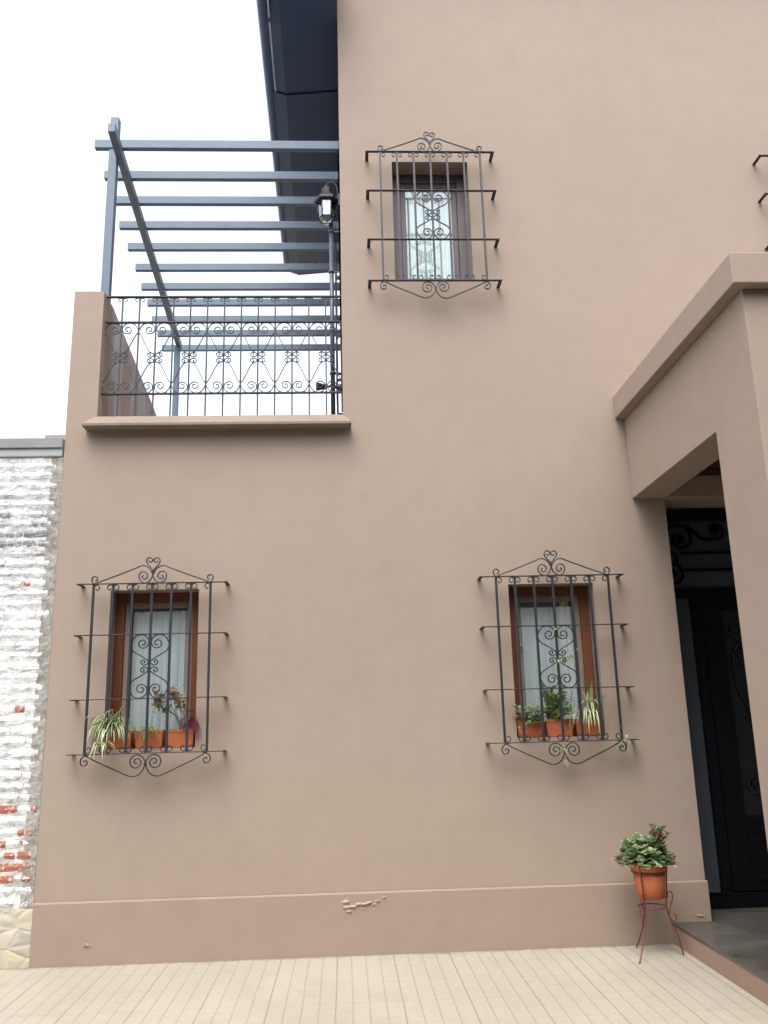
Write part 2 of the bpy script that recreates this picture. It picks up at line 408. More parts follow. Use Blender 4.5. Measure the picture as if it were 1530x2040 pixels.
blister(.12, .256, 12, .20, .082, .016, [(-.72, .35, .22), (-.70, -.10, .20), (-.60, -.45, .17), (-.42, -.05, .16), (-.25, .15, .14), (.0, .10, .17), (.18, .25, .15), (.35, .05, .12), (.48, .35, .13), (.72, .62, .13), (-.1, -.3, .08)]); blister(-1.914, .052, 8, .035, .02, .011); blister(2.66, .10, 11, .05, .02, .009)

# eave beside the balcony
bm = bmesh.new()
prof = [(-.735, 8.205), (-.60, 8.155), (-.60, 8.156), (.008, 8.212), (.008, 8.70), (-.735, 8.38)]
def eave_piece(y0, y1, dz, mi=0):
    p = [(-.735, 8.205 + dz), (-.60, 8.155 + dz), (.006, 8.21 + dz), (.006, 8.7), (-.735, 8.38)]
    prism(bm, p, y0, y1, 'y', mi)
eave_piece(.0, .95, 0); eave_piece(.952, 2.40, -.016); eave_piece(2.402, 4.72, -.032)
ev = new('roof_eave', bm, SOFF, house)
bm = bmesh.new()
q0 = [(-.735, 8.185), (-.60, 8.133), (.006, 8.188), (.006, 8.7), (-.735, 8.38)]; q1 = [(x_, z_ + (.16 if z_ < 8.3 else .1)) for x_, z_ in q0]
va = [bm.verts.new((x_, -.002, z_)) for x_, z_ in q0]; vb = [bm.verts.new((x_, -.55, z_)) for x_, z_ in q1]
bm.faces.new(va); bm.faces.new(list(reversed(vb)))
for i in range(5): bm.faces.new((va[i], vb[i], vb[(i + 1) % 5], va[(i + 1) % 5]))
bmesh.ops.recalc_face_normals(bm, faces=bm.faces)
new('eave_front_panel', bm, SOFF, ev)
bm = bmesh.new()   # half-round gutter with a rolled lip
gp = [(-.765 + .055 * math.cos(t), 8.25 + .06 * math.sin(t)) for t in [math.pi + math.pi * k / 8 for k in range(9)]]
prism(bm, gp + [(-.71, 8.30), (-.82, 8.30)], -.36, 4.76, 'y')
new('gutter', bm, painted("gutter_paint", (.05, .085, .17), .4, .1), ev, bevel=.004)
bm = bmesh.new(); tube(bm, [(-.708, -.36, 8.196), (-.708, 4.74, 8.196)], .009, 8)
bead = new('drip_bead', bm, painted("pale_bead_paint", (.42, .50, .62), .3, .1), ev)

for o_ in [ev] + list(ev.children):   # the eave runs very slightly out of square
    for v in o_.data.vertices:
        if v.co.x < -.3: v.co.x += .062 - .0165 * v.co.y
# ---- windows
def rect_frame(x0, x1, z0, z1, wd, y0, y1, wb=None):
    wb = wb or wd
    bm = B((x0, x0 + wd, y0, y1, z0, z1), (x1 - wd, x1, y0, y1, z0, z1), (x0 + wd, x1 - wd, y0 + .001, y1, z1 - wd, z1), (x0 + wd, x1 - wd, y0 + .001, y1, z0, z0 + wb))
    return bm
def fold_sheet(x0, x1, z0, z1, y, amp, waves, seed=0, n=90):
    bm = bmesh.new(); rnd = random.Random(seed); ph = rnd.random() * 6
    rows = []
    for i in range(n + 1):
        u = i / n; x = x0 + (x1 - x0) * u
        dy = amp * (math.sin(u * waves * 6.283 + ph) + .4 * math.sin(u * waves * 2.3 * 6.283 + ph * 2))
        rows.append([bm.verts.new((x + .2 * amp * math.cos(u * waves * 6.283), y + dy * (1 if j else .7), z)) for j, z in enumerate((z1, (z0 + z1) / 2, z0))])
    for a_, b in zip(rows, rows[1:]):
        for j in range(2): bm.faces.new((a_[j], a_[j + 1], b[j + 1], b[j]))
    return bm
def window(k, fr, sash, cmat, wd, sw, c0, c1, ctop, label, depth):
    x0, x1, z0, z1 = WIN[k]
    f = new('window', rect_frame(x0 + .002, x1 - .002, z0 + .002, z1 - .002, wd, depth, depth + .07), fr, house, bevel=.004)
    f['label'] = label
    x0 += wd + .003; x1 -= wd + .003; z0 += wd + .003; z1 -= wd + .003
    new('sash', rect_frame(x0, x1, z0, z1, sw, depth + .022, depth + .062), sash, f, bevel=.003)
    new('glass', B((x0 + sw, x1 - sw, depth + .04, depth + .045, z0 + sw, z1 - sw)), GLASS, f)
    new('curtain', fold_sheet(x0 + c0, x1 - c1, z0 - .03, z1 - ctop, depth + .078, .007, 7, k), cmat, f, smooth=True)
    X0, X1, Z0, Z1 = WIN[k]
    r = bmesh.new(); box(r, X0 - .5, X1 + .5, depth + .075, 2.0, Z0 - .5, Z1 + .4)
    bmesh.ops.delete(r, geom=[q for q in r.faces if all(abs(v.co.y - (depth + .075)) < 1e-6 for v in q.verts)], context='FACES')
    new('room', r, INT, f)
    return f
window(1, BROWNW, TAUPE, CURT, .075, .045, .052, .050, .065, 'varnished reddish wood window with grey curtain', .17)
window(2, BROWNW, TAUPE, CURT, .075, .045, .058, .058, .085, 'varnished reddish wood window with grey curtain', .17)
window(3, DARKW, DARKW, LACE, .085, .045, .05, .05, .05, 'dark aged wood window with patterned lace curtain', .19)
window(4, DARKW, DARKW, LACE, .085, .045, .05, .05, .05, 'dark aged wood window with patterned lace curtain', .19)

# ---- porch
PX = 2.45
bm = bmesh.new(); prism(bm, [(-2.30, .062), (-1.715, .062), (-1.715, 3.372), (-.002, 3.372), (-.002, 4.088), (-2.30, 4.088)], PX, PX + .28, 'x')
por = new('porch', bm, PORCHP, house, bevel=.006)
new('porch_pillar', B((PX + .282, PX + .62, -2.299, -1.716, .062, 3.371)), PORCHP, por)
new('porch_pillar', B((4.7, 6.6, -2.30, -1.715, .062, 3.371)), PORCHP, por, bevel=.006)  # out of view, made wide to narrow the opening and darken the porch
new('added_shade_wall', B((5.0, 5.3, -1.71, -.003, .062, 3.371)), PORCHP, por)  # unseen wall added to keep light out of the porch
new('front_beam', B((PX + .281, 6.6, -2.299, -2.02, 3.372, 4.087)), PORCHP, por)
new('cornice_band', B((2.366, 6.7, -2.375, -.003, 4.09, 4.298)), PORCHP, por, bevel=.008)
new('ceiling', B((PX + .281, 6.6, -2.018, -.003, 3.62, 3.70)), CEIL, por)
new('lintel', B((PX + .281, 6.6, -.10, -.003, 3.362, 3.54)), PORCHP, por)
bm = bmesh.new(); prism(bm, [(2.43, .0), (2.43, -2.9), (7.0, -2.9), (7.0, .60), (2.72, .6), (2.72, 0)], -.12, .045)
st = new('porch_step', bm, painted("step_side_paint", (.265, .175, .125), .85, .15, 0, .5, 8), por)
def step_mat():
    m = Mat("polished_cement", (.16, .15, .14), .35); n = m.noise(2.5, 6, .7)
    m.color(m.mix(m.ramp(n, [(.3, (0, 0, 0)), (.7, (1, 1, 1))]), (.05, .045, .04), (.10, .09, .08)))
    m.l(m.ramp(n, [(.3, (.25, .25, .25)), (.8, (.55, .55, .55))]), m.b.inputs['Roughness']); m.bump(m.noise(20), .2, .004); return m.m
bm = bmesh.new(); prism(bm, [(2.428, -.024), (2.428, -2.902), (7.0, -2.902), (7.0, .60), (2.75, .6), (2.75, -.024)], .046, .062)
new('floor_slab', bm, step_mat(), st)

# ---- entrance door (black iron and frosted glass)
DY = .38
bm = B((2.731, 4.6, DY, DY + .08, 3.262, 3.358), (2.731, 2.86, DY + .001, DY + .08, .063, 3.26),
       (4.5, 4.599, DY + .001, DY + .08, .063, 3.26), (2.862, 4.498, DY - .004, DY + .08, 2.575, 2.66),
       (3.012, 3.10, DY - .002, DY + .08, .18, 2.573), (2.862, 4.498, DY - .003, DY + .08, .063, .18), (2.84, 3.05, DY - .02, DY - .0045, .175, .19), (2.862, 3.03, DY - .012, DY - .0045, 2.585, 2.60))
dr = new('entrance_door', bm, BLACK, house, bevel=.004)
new('sidelight_glass', B((2.862, 3.01, DY + .03, DY + .04, .182, 2.573)), DGLASS, dr)
new('transom_glass', B((2.862, 4.498, DY + .03, DY + .04, 2.662, 3.26)), DGLASS, dr)
lf = new('door_leaf', B((3.102, 3.27, DY - .012, DY + .05, .19, 2.572), (3.272, 3.80, DY - .011, DY + .05, .19, .76), (3.272, 3.80, DY - .011, DY + .05, 2.46, 2.572), (3.70, 3.80, DY - .012, DY + .05, .762, 2.458),
                      (3.32, 3.66, DY - .022, DY - .0115, .27, .30), (3.32, 3.66, DY - .022, DY - .0115, .64, .67)), BLACK, dr, bevel=.004)
new('leaf_glass', B((3.272, 3.698, DY + .02, DY + .03, .762, 2.458)), painted("smoky_glass", (.010, .012, .015), .25, .2, 0, .1, spec=.3), lf)
lf2 = new('door_leaf', B((3.805, 4.498, DY - .012, DY + .05, .19, 2.572)), BLACK, dr, bevel=.004)
bm = bmesh.new()
def spiral(cx, cz, r1, r0, a1, turns, n=44, sgn=1):
    return [(cx + (r0 + (r1 - r0) * (1 - i / n) ** .9) * math.cos(a1 + sgn * 6.283 * turns * i / n), cz + (r0 + (r1 - r0) * (1 - i / n) ** .9) * math.sin(a1 + sgn * 6.283 * turns * i / n)) for i in range(n + 1)]
for P in (spiral(2.98, 3.10, .145, .03, R(180), 1.3, sgn=-1), spiral(3.31, 3.17, .085, .02, R(230), 1.25), spiral(2.88, 2.78, .11, .025, R(80), 1.2, sgn=-1),
          catmull([(3.06, 3.22), (3.12, 3.16), (3.18, 3.10), (3.26, 3.085)]), catmull([(2.86, 3.0), (2.93, 2.95), (2.93, 2.88), (2.9, 2.86)]),
          spiral(3.62, 3.10, .14, .03, R(0), 1.3), spiral(3.95, 3.10, .14, .03, R(180), 1.3, sgn=-1),
          [(2.98, 2.97), (4.49, 2.97)], [(2.98, 2.82), (4.49, 2.82)]):
    ribbon(bm, P, DY + .012, .016, .02)
for cx, cz in ((2.99, 3.09), (3.31, 3.17), (2.88, 2.78), (3.62, 3.10), (3.95, 3.10)): ribbon(bm, spiral(cx, cz, .026, .004, 0, 1.5), DY + .012, .022, .02)
new('transom_scrollwork', bm, BLACK, dr)
bm = bmesh.new()
for P in (spiral(3.38, 2.30, .085, .02, R(200), 1.3), spiral(3.40, 2.12, .085, .02, R(120), 1.3, sgn=-1), catmull([(3.33, 2.08), (3.34, 1.8), (3.42, 1.6), (3.44, 1.4)]),
          catmull([(3.5, 2.4), (3.5, 1.9), (3.47, 1.5), (3.5, .8)]), spiral(3.40, 1.0, .08, .02, R(90), 1.3), spiral(3.56, 2.2, .085, .02, R(0), 1.3), spiral(3.57, 1.0, .08, .02, R(90), 1.3, sgn=-1)):
    ribbon(bm, P, DY + .006, .014, .02)
new('door_scrollwork', bm, painted("worn_black_iron", (.012, .012, .014), .3, .4, spec=.4), lf)
bm = bmesh.new(); lathe(bm, [(.03, 0), (.03, .01), (.012, .015), (.012, .05), (.026, .055), (.03, .075), (.018, .09)], 0, 0, 16)
bmesh.ops.rotate(bm, verts=bm.verts, cent=(0, 0, 0), matrix=Matrix.Rotation(R(90), 3, 'X')); bmesh.ops.translate(bm, verts=bm.verts, vec=(3.60, DY - .012, 1.05))
new('door_knob', bm, painted("worn_steel", (.35, .35, .36), .35, .1, .8), lf)
new('hallway', B((2.6, 4.8, DY + .2, DY + .25, -.05, 3.5)), INT, house)

# ------------------------------------------------------------------ window grilles (wrought iron)
U = .000972
def mirror(P): return [(-x, z) for x, z in P]
def S(P, k=6): return [(x * U, z * U) for x, z in catmull(P, k)]
YG = -.13
def scroll_quads(bm, cx, cz, W, H, y, r=1.0, t=.006, d=.012):
    """two facing hearts between two neighbouring bars: spirals, crossing diagonals and little curls at the waist"""
    k = W / .1529
    ctrl = [(200, 97), (180, 95), (135, 84), (90, 70), (45, 57), (0, 46), (-45, 38), (-90, 36), (-135, 35), (-180, 33), (-225, 31), (-270, 29), (-315, 24), (-360, 19), (-405, 15), (-450, 11), (-495, 7)]
    C = (-57, H / U / k - 75)
    P = [(-2, 22), (-10, 40), (-60, 75), (-128, C[1] - 62)] + [(C[0] + q * math.cos(R(a_)), C[1] + q * math.sin(R(a_))) for a_, q in ctrl]
    sm = [(4, 44), (-8, 25), (-24, 12), (-44, 8), (-62, 18), (-66, 36), (-54, 48), (-40, 42), (-40, 28), (-50, 26)]
    for sx in (1, -1):
        for sz in (1, -1):
            for Q in (P, sm):
                q = [(cx + sx * x * k, cz + sz * z * k) for x, z in S(Q, 5)]
                ribbon(bm, q, y + .0015 * sx + .001 * sz, t, d)
    # binding collars
    box(bm, cx - .011, cx + .011, y - .011, y + .011, cz + 20 * U * k, cz + 36 * U * k); box(bm, cx - .011, cx + .011, y - .011, y + .011, cz - 36 * U * k, cz - 20 * U * k)
TOPCURL = [(-2, -52), (-7, -24), (-20, -10), (-38, -14), (-46, -32), (-38, -50), (-24, -50), (-20, -38)]
def bar_bm(kind, Hh, b=.0088):
    """kind: 0 inner bar, -1 leftmost, 1 rightmost; origin at the top crossbar"""
    bm = bmesh.new(); box(bm, -b, b, -b, b, -Hh, 0)
    for s in ((1, -1) if kind == 0 else (1,) if kind == 1 else (-1,)):
        q = [(s * x, z) for x, z in S(TOPCURL, 4)]
        ribbon(bm, q, 0, .005, .012); ribbon(bm, [(x, -Hh - z) for x, z in q], 0, .005, .012)
    if kind:
        s = kind
        e_ = S([(2, -30), (4, 0), (18, 30), (12, 55), (-8, 62), (-26, 48), (-24, 28), (-8, 26)], 4)
        ribbon(bm, [(x * s, z) for x, z in e_], 0, .006, .014)
        e_ = S([(-40, -2), (-8, -8), (20, -28), (28, -60), (10, -84), (-18, -78), (-24, -54), (-6, -44), (4, -58)], 4)
        ribbon(bm, [(x * s, -Hh + z) for x, z in e_], 0, .006, .014)
    return bm
def make_grille(w=.4586, lv=(0, .4036, .8966, 1.3016), half=.592):
    g = empty('window_grille', 'x', 'window grille', (0, 0, 0), 'wrought iron window grilles')
    for z in lv:
        bm = B((-half, half, YG - .014, YG + .014, -z - .0035, -z + .0035),
               (-half, -half + .030, YG + .0142, .004, -z - .0045, -z + .0034), (half - .030, half, YG + .0142, .004, -z - .0045, -z + .0034))
        new('crossbar', bm, IRON, g, bevel=.0015)
    Hh = lv[-1]
    mid = None
    for k in range(7):
        x = -w + k * w / 3; kind = -1 if k == 0 else 1 if k == 6 else 0
        if kind == 0 and mid: o = mid.copy(); COL.objects.link(o)
        else:
            o = new('bar', bar_bm(kind, Hh), IRON, g)
            if kind == 0: mid = o
        o.location = (x, YG, 0)
    arm = [(-470, 2), (-450, 8), (-300, 62), (-140, 124), (-100, 142), (-72, 145), (-45, 134), (-22, 112), (-6, 84), (4, 56), (18, 28), (42, 6), (72, 4), (100, 24), (112, 55), (104, 84), (78, 96), (52, 84), (42, 60), (52, 40), (72, 36), (86, 48), (82, 62), (72, 62)]
    heart = [(2, 92), (-6, 112), (-28, 138), (-50, 168), (-52, 194), (-36, 210), (-14, 206), (-4, 190), (-12, 176), (-28, 174), (-34, 186)]
    bm = bmesh.new()
    for i, f in enumerate((lambda P: P, mirror)):
        for P in (arm, heart): ribbon(bm, f(S(P)), YG + (.004 if i else -.004), .006, .012)
    box(bm, -.009, .009, YG - .012, YG + .012, .082, .096)
    new('crest', bm, IRON, g)
    low = [(-470, -4), (-392, -48), (-260, -108), (-140, -162), (-100, -174), (-60, -166), (-28, -142), (-8, -104), (4, -66), (24, -32), (58, -12), (96, -20), (118, -52), (112, -90), (80, -110), (48, -98), (34, -68), (50, -44), (76, -42), (88, -62), (74, -78), (62, -70)]
    bm = bmesh.new()
    for i, f in enumerate((lambda P: P, mirror)): ribbon(bm, [(x, z - Hh) for x, z in f(S(low))], YG + (.004 if i else -.004), .006, .012)
    box(bm, -.009, .009, YG - .012, YG + .012, -Hh - .088, -Hh - .07)
    new('lower_crest', bm, IRON, g)
    bm = bmesh.new(); scroll_quads(bm, 0, -(lv[1] + lv[2]) / 2, .1529, (lv[2] - lv[1]) / 2, YG)
    new('scroll_panel', bm, IRON, g)
    return g
g0 = make_grille()
GR = [(-1.5213, 2.7005, 'black scrolled iron grille over the left ground floor window, spider plant hanging through it'),
      (1.683, 2.7044, 'black scrolled iron grille over the ground floor window beside the porch'),
      (.8391, 6.6511, 'black scrolled iron grille over the upper window beside the balcony, no plants behind it'),
      (4.508, 6.63, 'iron grille cut off by the right picture edge, above the porch cornice')]
for i, (x, z, lab) in enumerate(GR):
    g = g0 if i == 0 else copy_tree(g0)
    g.location = (x, 0, z); g['label'] = lab

# ------------------------------------------------------------------ balcony railing
RY = .09
rail = empty('balcony_railing', 'black wrought iron railing with heart scrolls closing the corner balcony', 'railing', (-1.03, RY, 4.155))
def rp(name, bm): 
    o = new(name, bm, IRON, rail); o.matrix_parent_inverse = Matrix.Translation(-rail.location); return o
for z, t in ((5.312, .010), (5.065, .010), (4.392, .010)):
    rp('rail', B((-2.068, .008, RY - .016, RY + .016, z - t / 2, z + t / 2)))
SP = .1496; X0r = -2.078
proto = None
for k in range(1, 14):
    x = X0r + k * SP
    bm = bmesh.new(); box(bm, -.0062, .0062, -.0062, .0062, 4.156, 5.31)
    for s in (1, -1):
        q = [(s * x_ * .9, z_ * .75) for x_, z_ in S(TOPCURL, 3)]
        ribbon(bm, q, 0, .0034, .009, 0, 5.306)
        ribbon(bm, [(s * x_ * U, 4.157 + z_ * U) for x_, z_ in [(0, 34), (8, 12), (26, 3), (44, 12), (40, 24)]], 0, .005, .012)
    if proto is None: proto = rp('baluster', bm); o = proto
    else: bm.free(); o = proto.copy(); COL.objects.link(o)
    o.location = (x, RY, 0)
pp = None
for k in range(1, 14, 2):
    x = X0r + k * SP
    if pp is None:
        bm = bmesh.new(); scroll_quads(bm, 0, (5.065 + 4.392) / 2, SP, (5.065 - 4.392) / 2 - .002, 0, t=.0052, d=.011)
        pp = rp('scroll_panel', bm); o = pp
    else: o = pp.copy(); COL.objects.link(o)
    o.location = (x, RY, 0)

# ------------------------------------------------------------------ pergola
pg = empty('pergola', 'slate blue pergola of eleven parallel beams over the balcony', 'pergola', (-2.12, .24, 5.32))
def pp_(name, bm, bev=.004):
    o = new(name, bm, PERG, pg, bevel=bev); o.matrix_parent_inverse = Matrix.Translation(-pg.location); return o
pp_('post', B((-2.163, -2.087, .20, .28, 5.322, 7.262)))
pp_('post', B((-2.345, -2.270, 4.36, 4.44, 4.1, 6.824)))
bm = bmesh.new(); prism(bm, [(-2.078, -.155), (-2.013, -.155), (-2.263, 4.50), (-2.330, 4.50)], 6.826, 6.914); pp_('main_beam', bm)
RYS = [.19, .66, 1.085, 1.544, 1.984, 2.443, 2.907, 3.33, 3.80, 4.231, 4.711]
LX = [-2.297, -2.335, -2.37, -2.409, -2.425, -2.445, -2.48, -2.499, -2.543, -2.56, -2.596]
for k, (y, lx) in enumerate(zip(RYS, LX)):
    pp_('rafter', B((lx, .008, y, y + .055, 6.917, 7.005)))

# ------------------------------------------------------------------ pipe, side door grille, lantern, spotlight
bm = bmesh.new(); tube(bm, [(-.078, .34, 4.10), (-.078, .34, 6.20)], .021, 14)
for z in (4.68, 5.10, 5.70, 6.12):
    tube(bm, [(-.078, .34, z - .012), (-.078, .34, z + .012)], .028, 14); box(bm, -.078, .010, .333, .347, z - .005, z + .005)
pipe = new('lamp_pipe', bm, painted('pipe_paint', (.05, .068, .095), .4, .1)); pipe['label'] = 'blue grey metal pipe clamped upright along the wall below the lantern'; pipe['category'] = 'pipe'
sg = empty('door_grille', 'tall thin iron grille fixed to the side wall behind the balcony railing, seen edge on', 'window grille', (.01, .9, 4.15))
def sp_(n, bm):
    o = new(n, bm, IRON, sg); o.matrix_parent_inverse = Matrix.Translation(-sg.location); return o
for z in (4.66, 5.10, 5.71, 6.19): sp_('crossbar', B((-.035, -.03, .45, 1.35, z - .013, z + .013), (-.03, .009, .45, .457, z - .013, z + .013), (-.03, .009, 1.343, 1.35, z - .013, z + .013)))
for k in range(6): 
    y = .5 + k * .16
    sp_('bar', B((-.049, -.0355, y, y + .013, 4.5, 6.25)))
for zc in (6.25, 4.5):
    bm = bmesh.new()
    pts = spiral(0, 0, .06, .012, 0, 1.5); s = 1 if zc > 5 else -1
    q = [(-.042, .53 + a_, zc + s * (.0 + b)) for a_, b in pts]; tube(bm, q, .005, 5)
    sp_('scroll', bm)

lan = empty('wall_lantern', 'dark hexagonal glass lantern bracketed to the side wall above the balcony', 'wall lamp', (-.118, .30, 6.17))
def lp(n, bm, m, sm=False, bev=0, parent=None):
    o = new(n, bm, m, parent or lan, smooth=sm, bevel=bev)
    if parent is None: o.matrix_parent_inverse = Matrix.Translation(-lan.location)
    return o
def hexring(r, z, n=6, ph=0): return [(-.118 + r * math.cos(R(60 * k + ph)), .30 + r * math.sin(R(60 * k + ph)), z) for k in range(n)]
def hexloft(bm, levels):
    rings = [[bm.verts.new(p) for p in hexring(r, z)] for r, z in levels]
    for a_, b in zip(rings, rings[1:]):
        for k in range(6): bm.faces.new((a_[k], a_[(k + 1) % 6], b[(k + 1) % 6], b[k]))
    bm.faces.new(list(reversed(rings[0]))); bm.faces.new(rings[-1])
bm = bmesh.new(); hexloft(bm, [(.108, 6.400), (.120, 6.41), (.120, 6.432), (.088, 6.462), (.055, 6.495), (.05, 6.50)]); lp('roof', bm, IRON)
bm = bmesh.new(); hexloft(bm, [(.044, 6.501), (.048, 6.555), (.034, 6.565)]); tube(bm, [(-.118, .30, 6.563), (-.118, .30, 6.60)], .012, 10); lp('chimney', bm, IRON)
bm = bmesh.new()
T, Bt = hexring(.086, 6.399), hexring(.080, 6.232)
for a_, b in zip(T, Bt): tube(bm, [a_, b], .0055, 6)
for rg in (T, Bt):
    for k in range(6): tube(bm, [rg[k], rg[(k + 1) % 6]], .0055, 6)
for a_, b in zip(Bt, hexring(.045, 6.182)): tube(bm, [a_, b], .004, 6)
lp('cage', bm, IRON)
bm = bmesh.new(); hexloft(bm, [(.043, 6.184), (.077, 6.233), (.083, 6.397)]); lp('glass', bm, LGLASS)
bm = bmesh.new(); lathe(bm, [(.014, 6.30), (.026, 6.33), (.028, 6.36), (.014, 6.40)], -.118, .30, 12); lp('bulb', bm, Mat("unlit_bulb_glass", (.75, .75, .72), .2).m, True)
bm = bmesh.new(); tube(bm, [(x, .30, z) for x, z in catmull([(-.118, 6.60), (-.085, 6.625), (-.035, 6.61), (-.012, 6.54), (-.008, 6.46)])], .007, 8)
tube(bm, [(x, .30, z) for x, z in catmull([(-.05, 6.40), (-.02, 6.39), (-.01, 6.33)])], .006, 8)
box(bm, -.008, .009, .26, .34, 6.36, 6.48); lp('bracket', bm, IRON, False)

spt = empty('spotlight', 'small dark spotlight on an arm low at the balcony corner, behind the railing', 'spotlight', (-.03, .16, 4.46))
bm = bmesh.new(); tube(bm, [(-.05, .16, 4.47), (-.10, .15, 4.475), (-.13, .145, 4.47)], .012, 8); tube(bm, [(.008, .18, 4.47), (-.02, .17, 4.47), (-.05, .16, 4.47)], [.035, .034, .014], 12)
o = new('arm', bm, IRON, spt); o.matrix_parent_inverse = Matrix.Translation(-spt.location)
bm = bmesh.new(); tube(bm, [(-.125, .15, 4.47), (-.135, .148, 4.47), (-.17, .14, 4.468), (-.205, .132, 4.466), (-.222, .129, 4.465)], [.012, .024, .027, .036, .038], 16)
o = new('lamp_head', bm, IRON, spt); o.matrix_parent_inverse = Matrix.Translation(-spt.location)

# ------------------------------------------------------------------ brick boundary wall
bw = empty('boundary_wall', 'old whitewashed brick wall with peeling paint and bare red bricks, left of the house', 'wall', (-4, .15, GZ))
def bp(n, bm, m, bev=0):
    o = new(n, bm, m, bw, bevel=bev); o.matrix_parent_inverse = Matrix.Translation(-bw.location); return o
def white_mat():
    m = Mat("peeling_whitewash", (.8, .8, .78), .9, spec=.2)
    a_ = m.noise(2.0, 7, .72, m.co((1, 1, 1.7)), .5); b = m.noise(14, 6, .7, m.co((1, 1, 2.2)), .4)
    sep = m.n('SeparateXYZ'); m.l(m.tc.outputs['Object'], sep.inputs[0])
    # weathered grey band high on the wall where the wash has worn away
    band = m.math('SUBTRACT', 1., m.math('MULTIPLY', m.math('ABSOLUTE', m.math('SUBTRACT', sep.outputs[2], 3.10)), 2.0))
    g = m.math('ADD', m.math('MULTIPLY', a_, .55), m.math('MULTIPLY', b, .5))
    g = m.math('ADD', g, m.math('MULTIPLY', m.math('MAXIMUM', band, 0.), .11))
    c = m.mix(m.ramp(g, [(.475, (0, 0, 0)), (.60, (1, 1, 1))]), (.76, .79, .78), (.42, .43, .42))
    c = m.mix(m.ramp(g, [(.60, (0, 0, 0)), (.68, (1, 1, 1))]), c, (.17, .17, .18))
    m.color(c); m.bump(m.math('ADD', m.noise(30, 6, .7), m.math('MULTIPLY', b, .8)), .55, .010); return m.m
def brick_mat():
    m = Mat("bare_red_brick", (.42, .13, .07), .9)
    c = m.mix(m.noise(18, 5), (.27, .085, .05), (.36, .14, .085))
    c = m.mix(m.ramp(m.noise(26, 5, .7), [(.53, (0, 0, 0)), (.60, (1, 1, 1))]), c, (.55, .50, .47))
    m.color(c); m.bump(m.noise(45, 5), .6, .008); return m.m
def mortar_mat():
    m = Mat("old_mortar", (.4, .38, .34), .95)
    c = m.mix(m.ramp(m.noise(9, 6, .7), [(.4, (0, 0, 0)), (.62, (1, 1, 1))]), (.27, .255, .225), (.48, .47, .44))
    m.color(c); m.bump(m.noise(60, 8, .8), 1., .02); return m.m
WH, BRK, MOR = white_mat(), brick_mat(), mortar_mat()
reds = {0: [(-2.62, -2.49), (-2.425, -2.362)], 1: [(-2.86, -2.335)], 2: [(-2.569, -2.491), (-2.473, -2.37)], 3: [(-2.62, -2.566), (-2.46, -2.44)], 4: [(-2.478, -2.432), (-2.418, -2.366)], 6: [(-2.75, -2.5), (-2.393, -2.352)], 15: [(-2.57, -2.497)], 27: [(-2.579, -2.525)], -1: [], -2: []}
rnd = random.Random(3)
bm = bmesh.new(); P0, HB = .517, .0585
def brick(x0, x1, zc, mi):
    j = lambda s: rnd.uniform(-s, s)
    n = max(1, int((x1 - x0) / .045)); dz = HB / 2
    rows = []; y = .0 + j(.002)
    top = []
    for i in range(n + 1):
        x = x0 + (x1 - x0) * i / n; e_ = .006 if i in (0, n) else 0
        rows.append([bm.verts.new(q) for q in ((x, .03, zc - dz + j(.002)), (x + j(.002), y + .004 + j(.002), zc - dz + e_ + j(.0025)), (x + j(.002), y - .002 + j(.002), zc + j(.004)), (x + j(.002), y + .004 + j(.002), zc + dz - e_ + j(.0025)), (x, .03, zc + dz + j(.002)))])
    for a_, b in zip(rows, rows[1:]):
        for k in range(4):
            f = bm.faces.new((a_[k], b[k], b[k + 1], a_[k + 1])); f.material_index = mi
    bm.faces.new(rows[0]).material_index = mi; bm.faces.new(list(reversed(rows[-1]))).material_index = mi
for r_ in range(-2, 40):
    zc = P0 + r_ * .0822 
    if zc > 3.80: break
    xe = -2.385 + rnd.uniform(-.035, .03)
    if r_ < 1: xe = -2.335 + rnd.uniform(-.02, .005)
    cuts = [c for c in reds.get(r_, [])]
    x = -4.2
    for a_, b in cuts + [(None, None)]:
        lim = a_ if a_ is not None else xe
        while x < lim - .02:
            L = rnd.choice((.12, .25, .25, .24)); x2 = min(x + L, lim)
            if lim - x2 < .05: x2 = lim
            if x2 - x > .02:
                far = x2 < -2.95 and zc < 1.2 and rnd.random() < .25
                brick(x + .004, x2 - .006, zc, 1 if far else 0)
            x = x2
        if a_ is not None: brick(a_ + .002, b - .002, zc, 1); x = b + .004
bp('brickwork', bm, [WH, BRK])
# mortar bed behind, lumpy
def lumpy(x0, x1, z0, z1, y, amp, nx, nz, seed, back=.25):
    bm = bmesh.new(); rn = random.Random(seed); g = []
    for i in range(nx + 1):
        g.append([bm.verts.new((x0 + (x1 - x0) * i / nx, y + (rn.uniform(-amp, amp) if 0 < i < nx and 0 < k < nz else 0), z0 + (z1 - z0) * k / nz)) for k in range(nz + 1)])
    for i in range(nx):
        for k in range(nz): bm.faces.new((g[i][k], g[i + 1][k], g[i + 1][k + 1], g[i][k + 1]))
    for f in bm.faces: f.smooth = True
    return bm
def wash_mortar():
    m = Mat("whitewashed_mortar", (.7, .7, .68), .95)
    c = m.mix(m.ramp(m.noise(7, 6, .7), [(.42, (0, 0, 0)), (.6, (1, 1, 1))]), (.70, .70, .69), (.42, .42, .41))
    m.color(c); m.bump(m.noise(35, 6, .7), 1., .02); return m.m
mb = bp('mortar_bed', lumpy(-4.2, -2.42, .31, 3.80, .0052, .0022, 120, 320, 1), wash_mortar())
bm = lumpy(-2.425, -2.328, .31, 3.80, .003, .005, 8, 260, 2)
bp('mortar_joint', bm, MOR)
bp('wall_core', B((-4.2, -2.33, .031, .27, -.09, 3.80)), MOR)
bm = bmesh.new()
x = -4.2
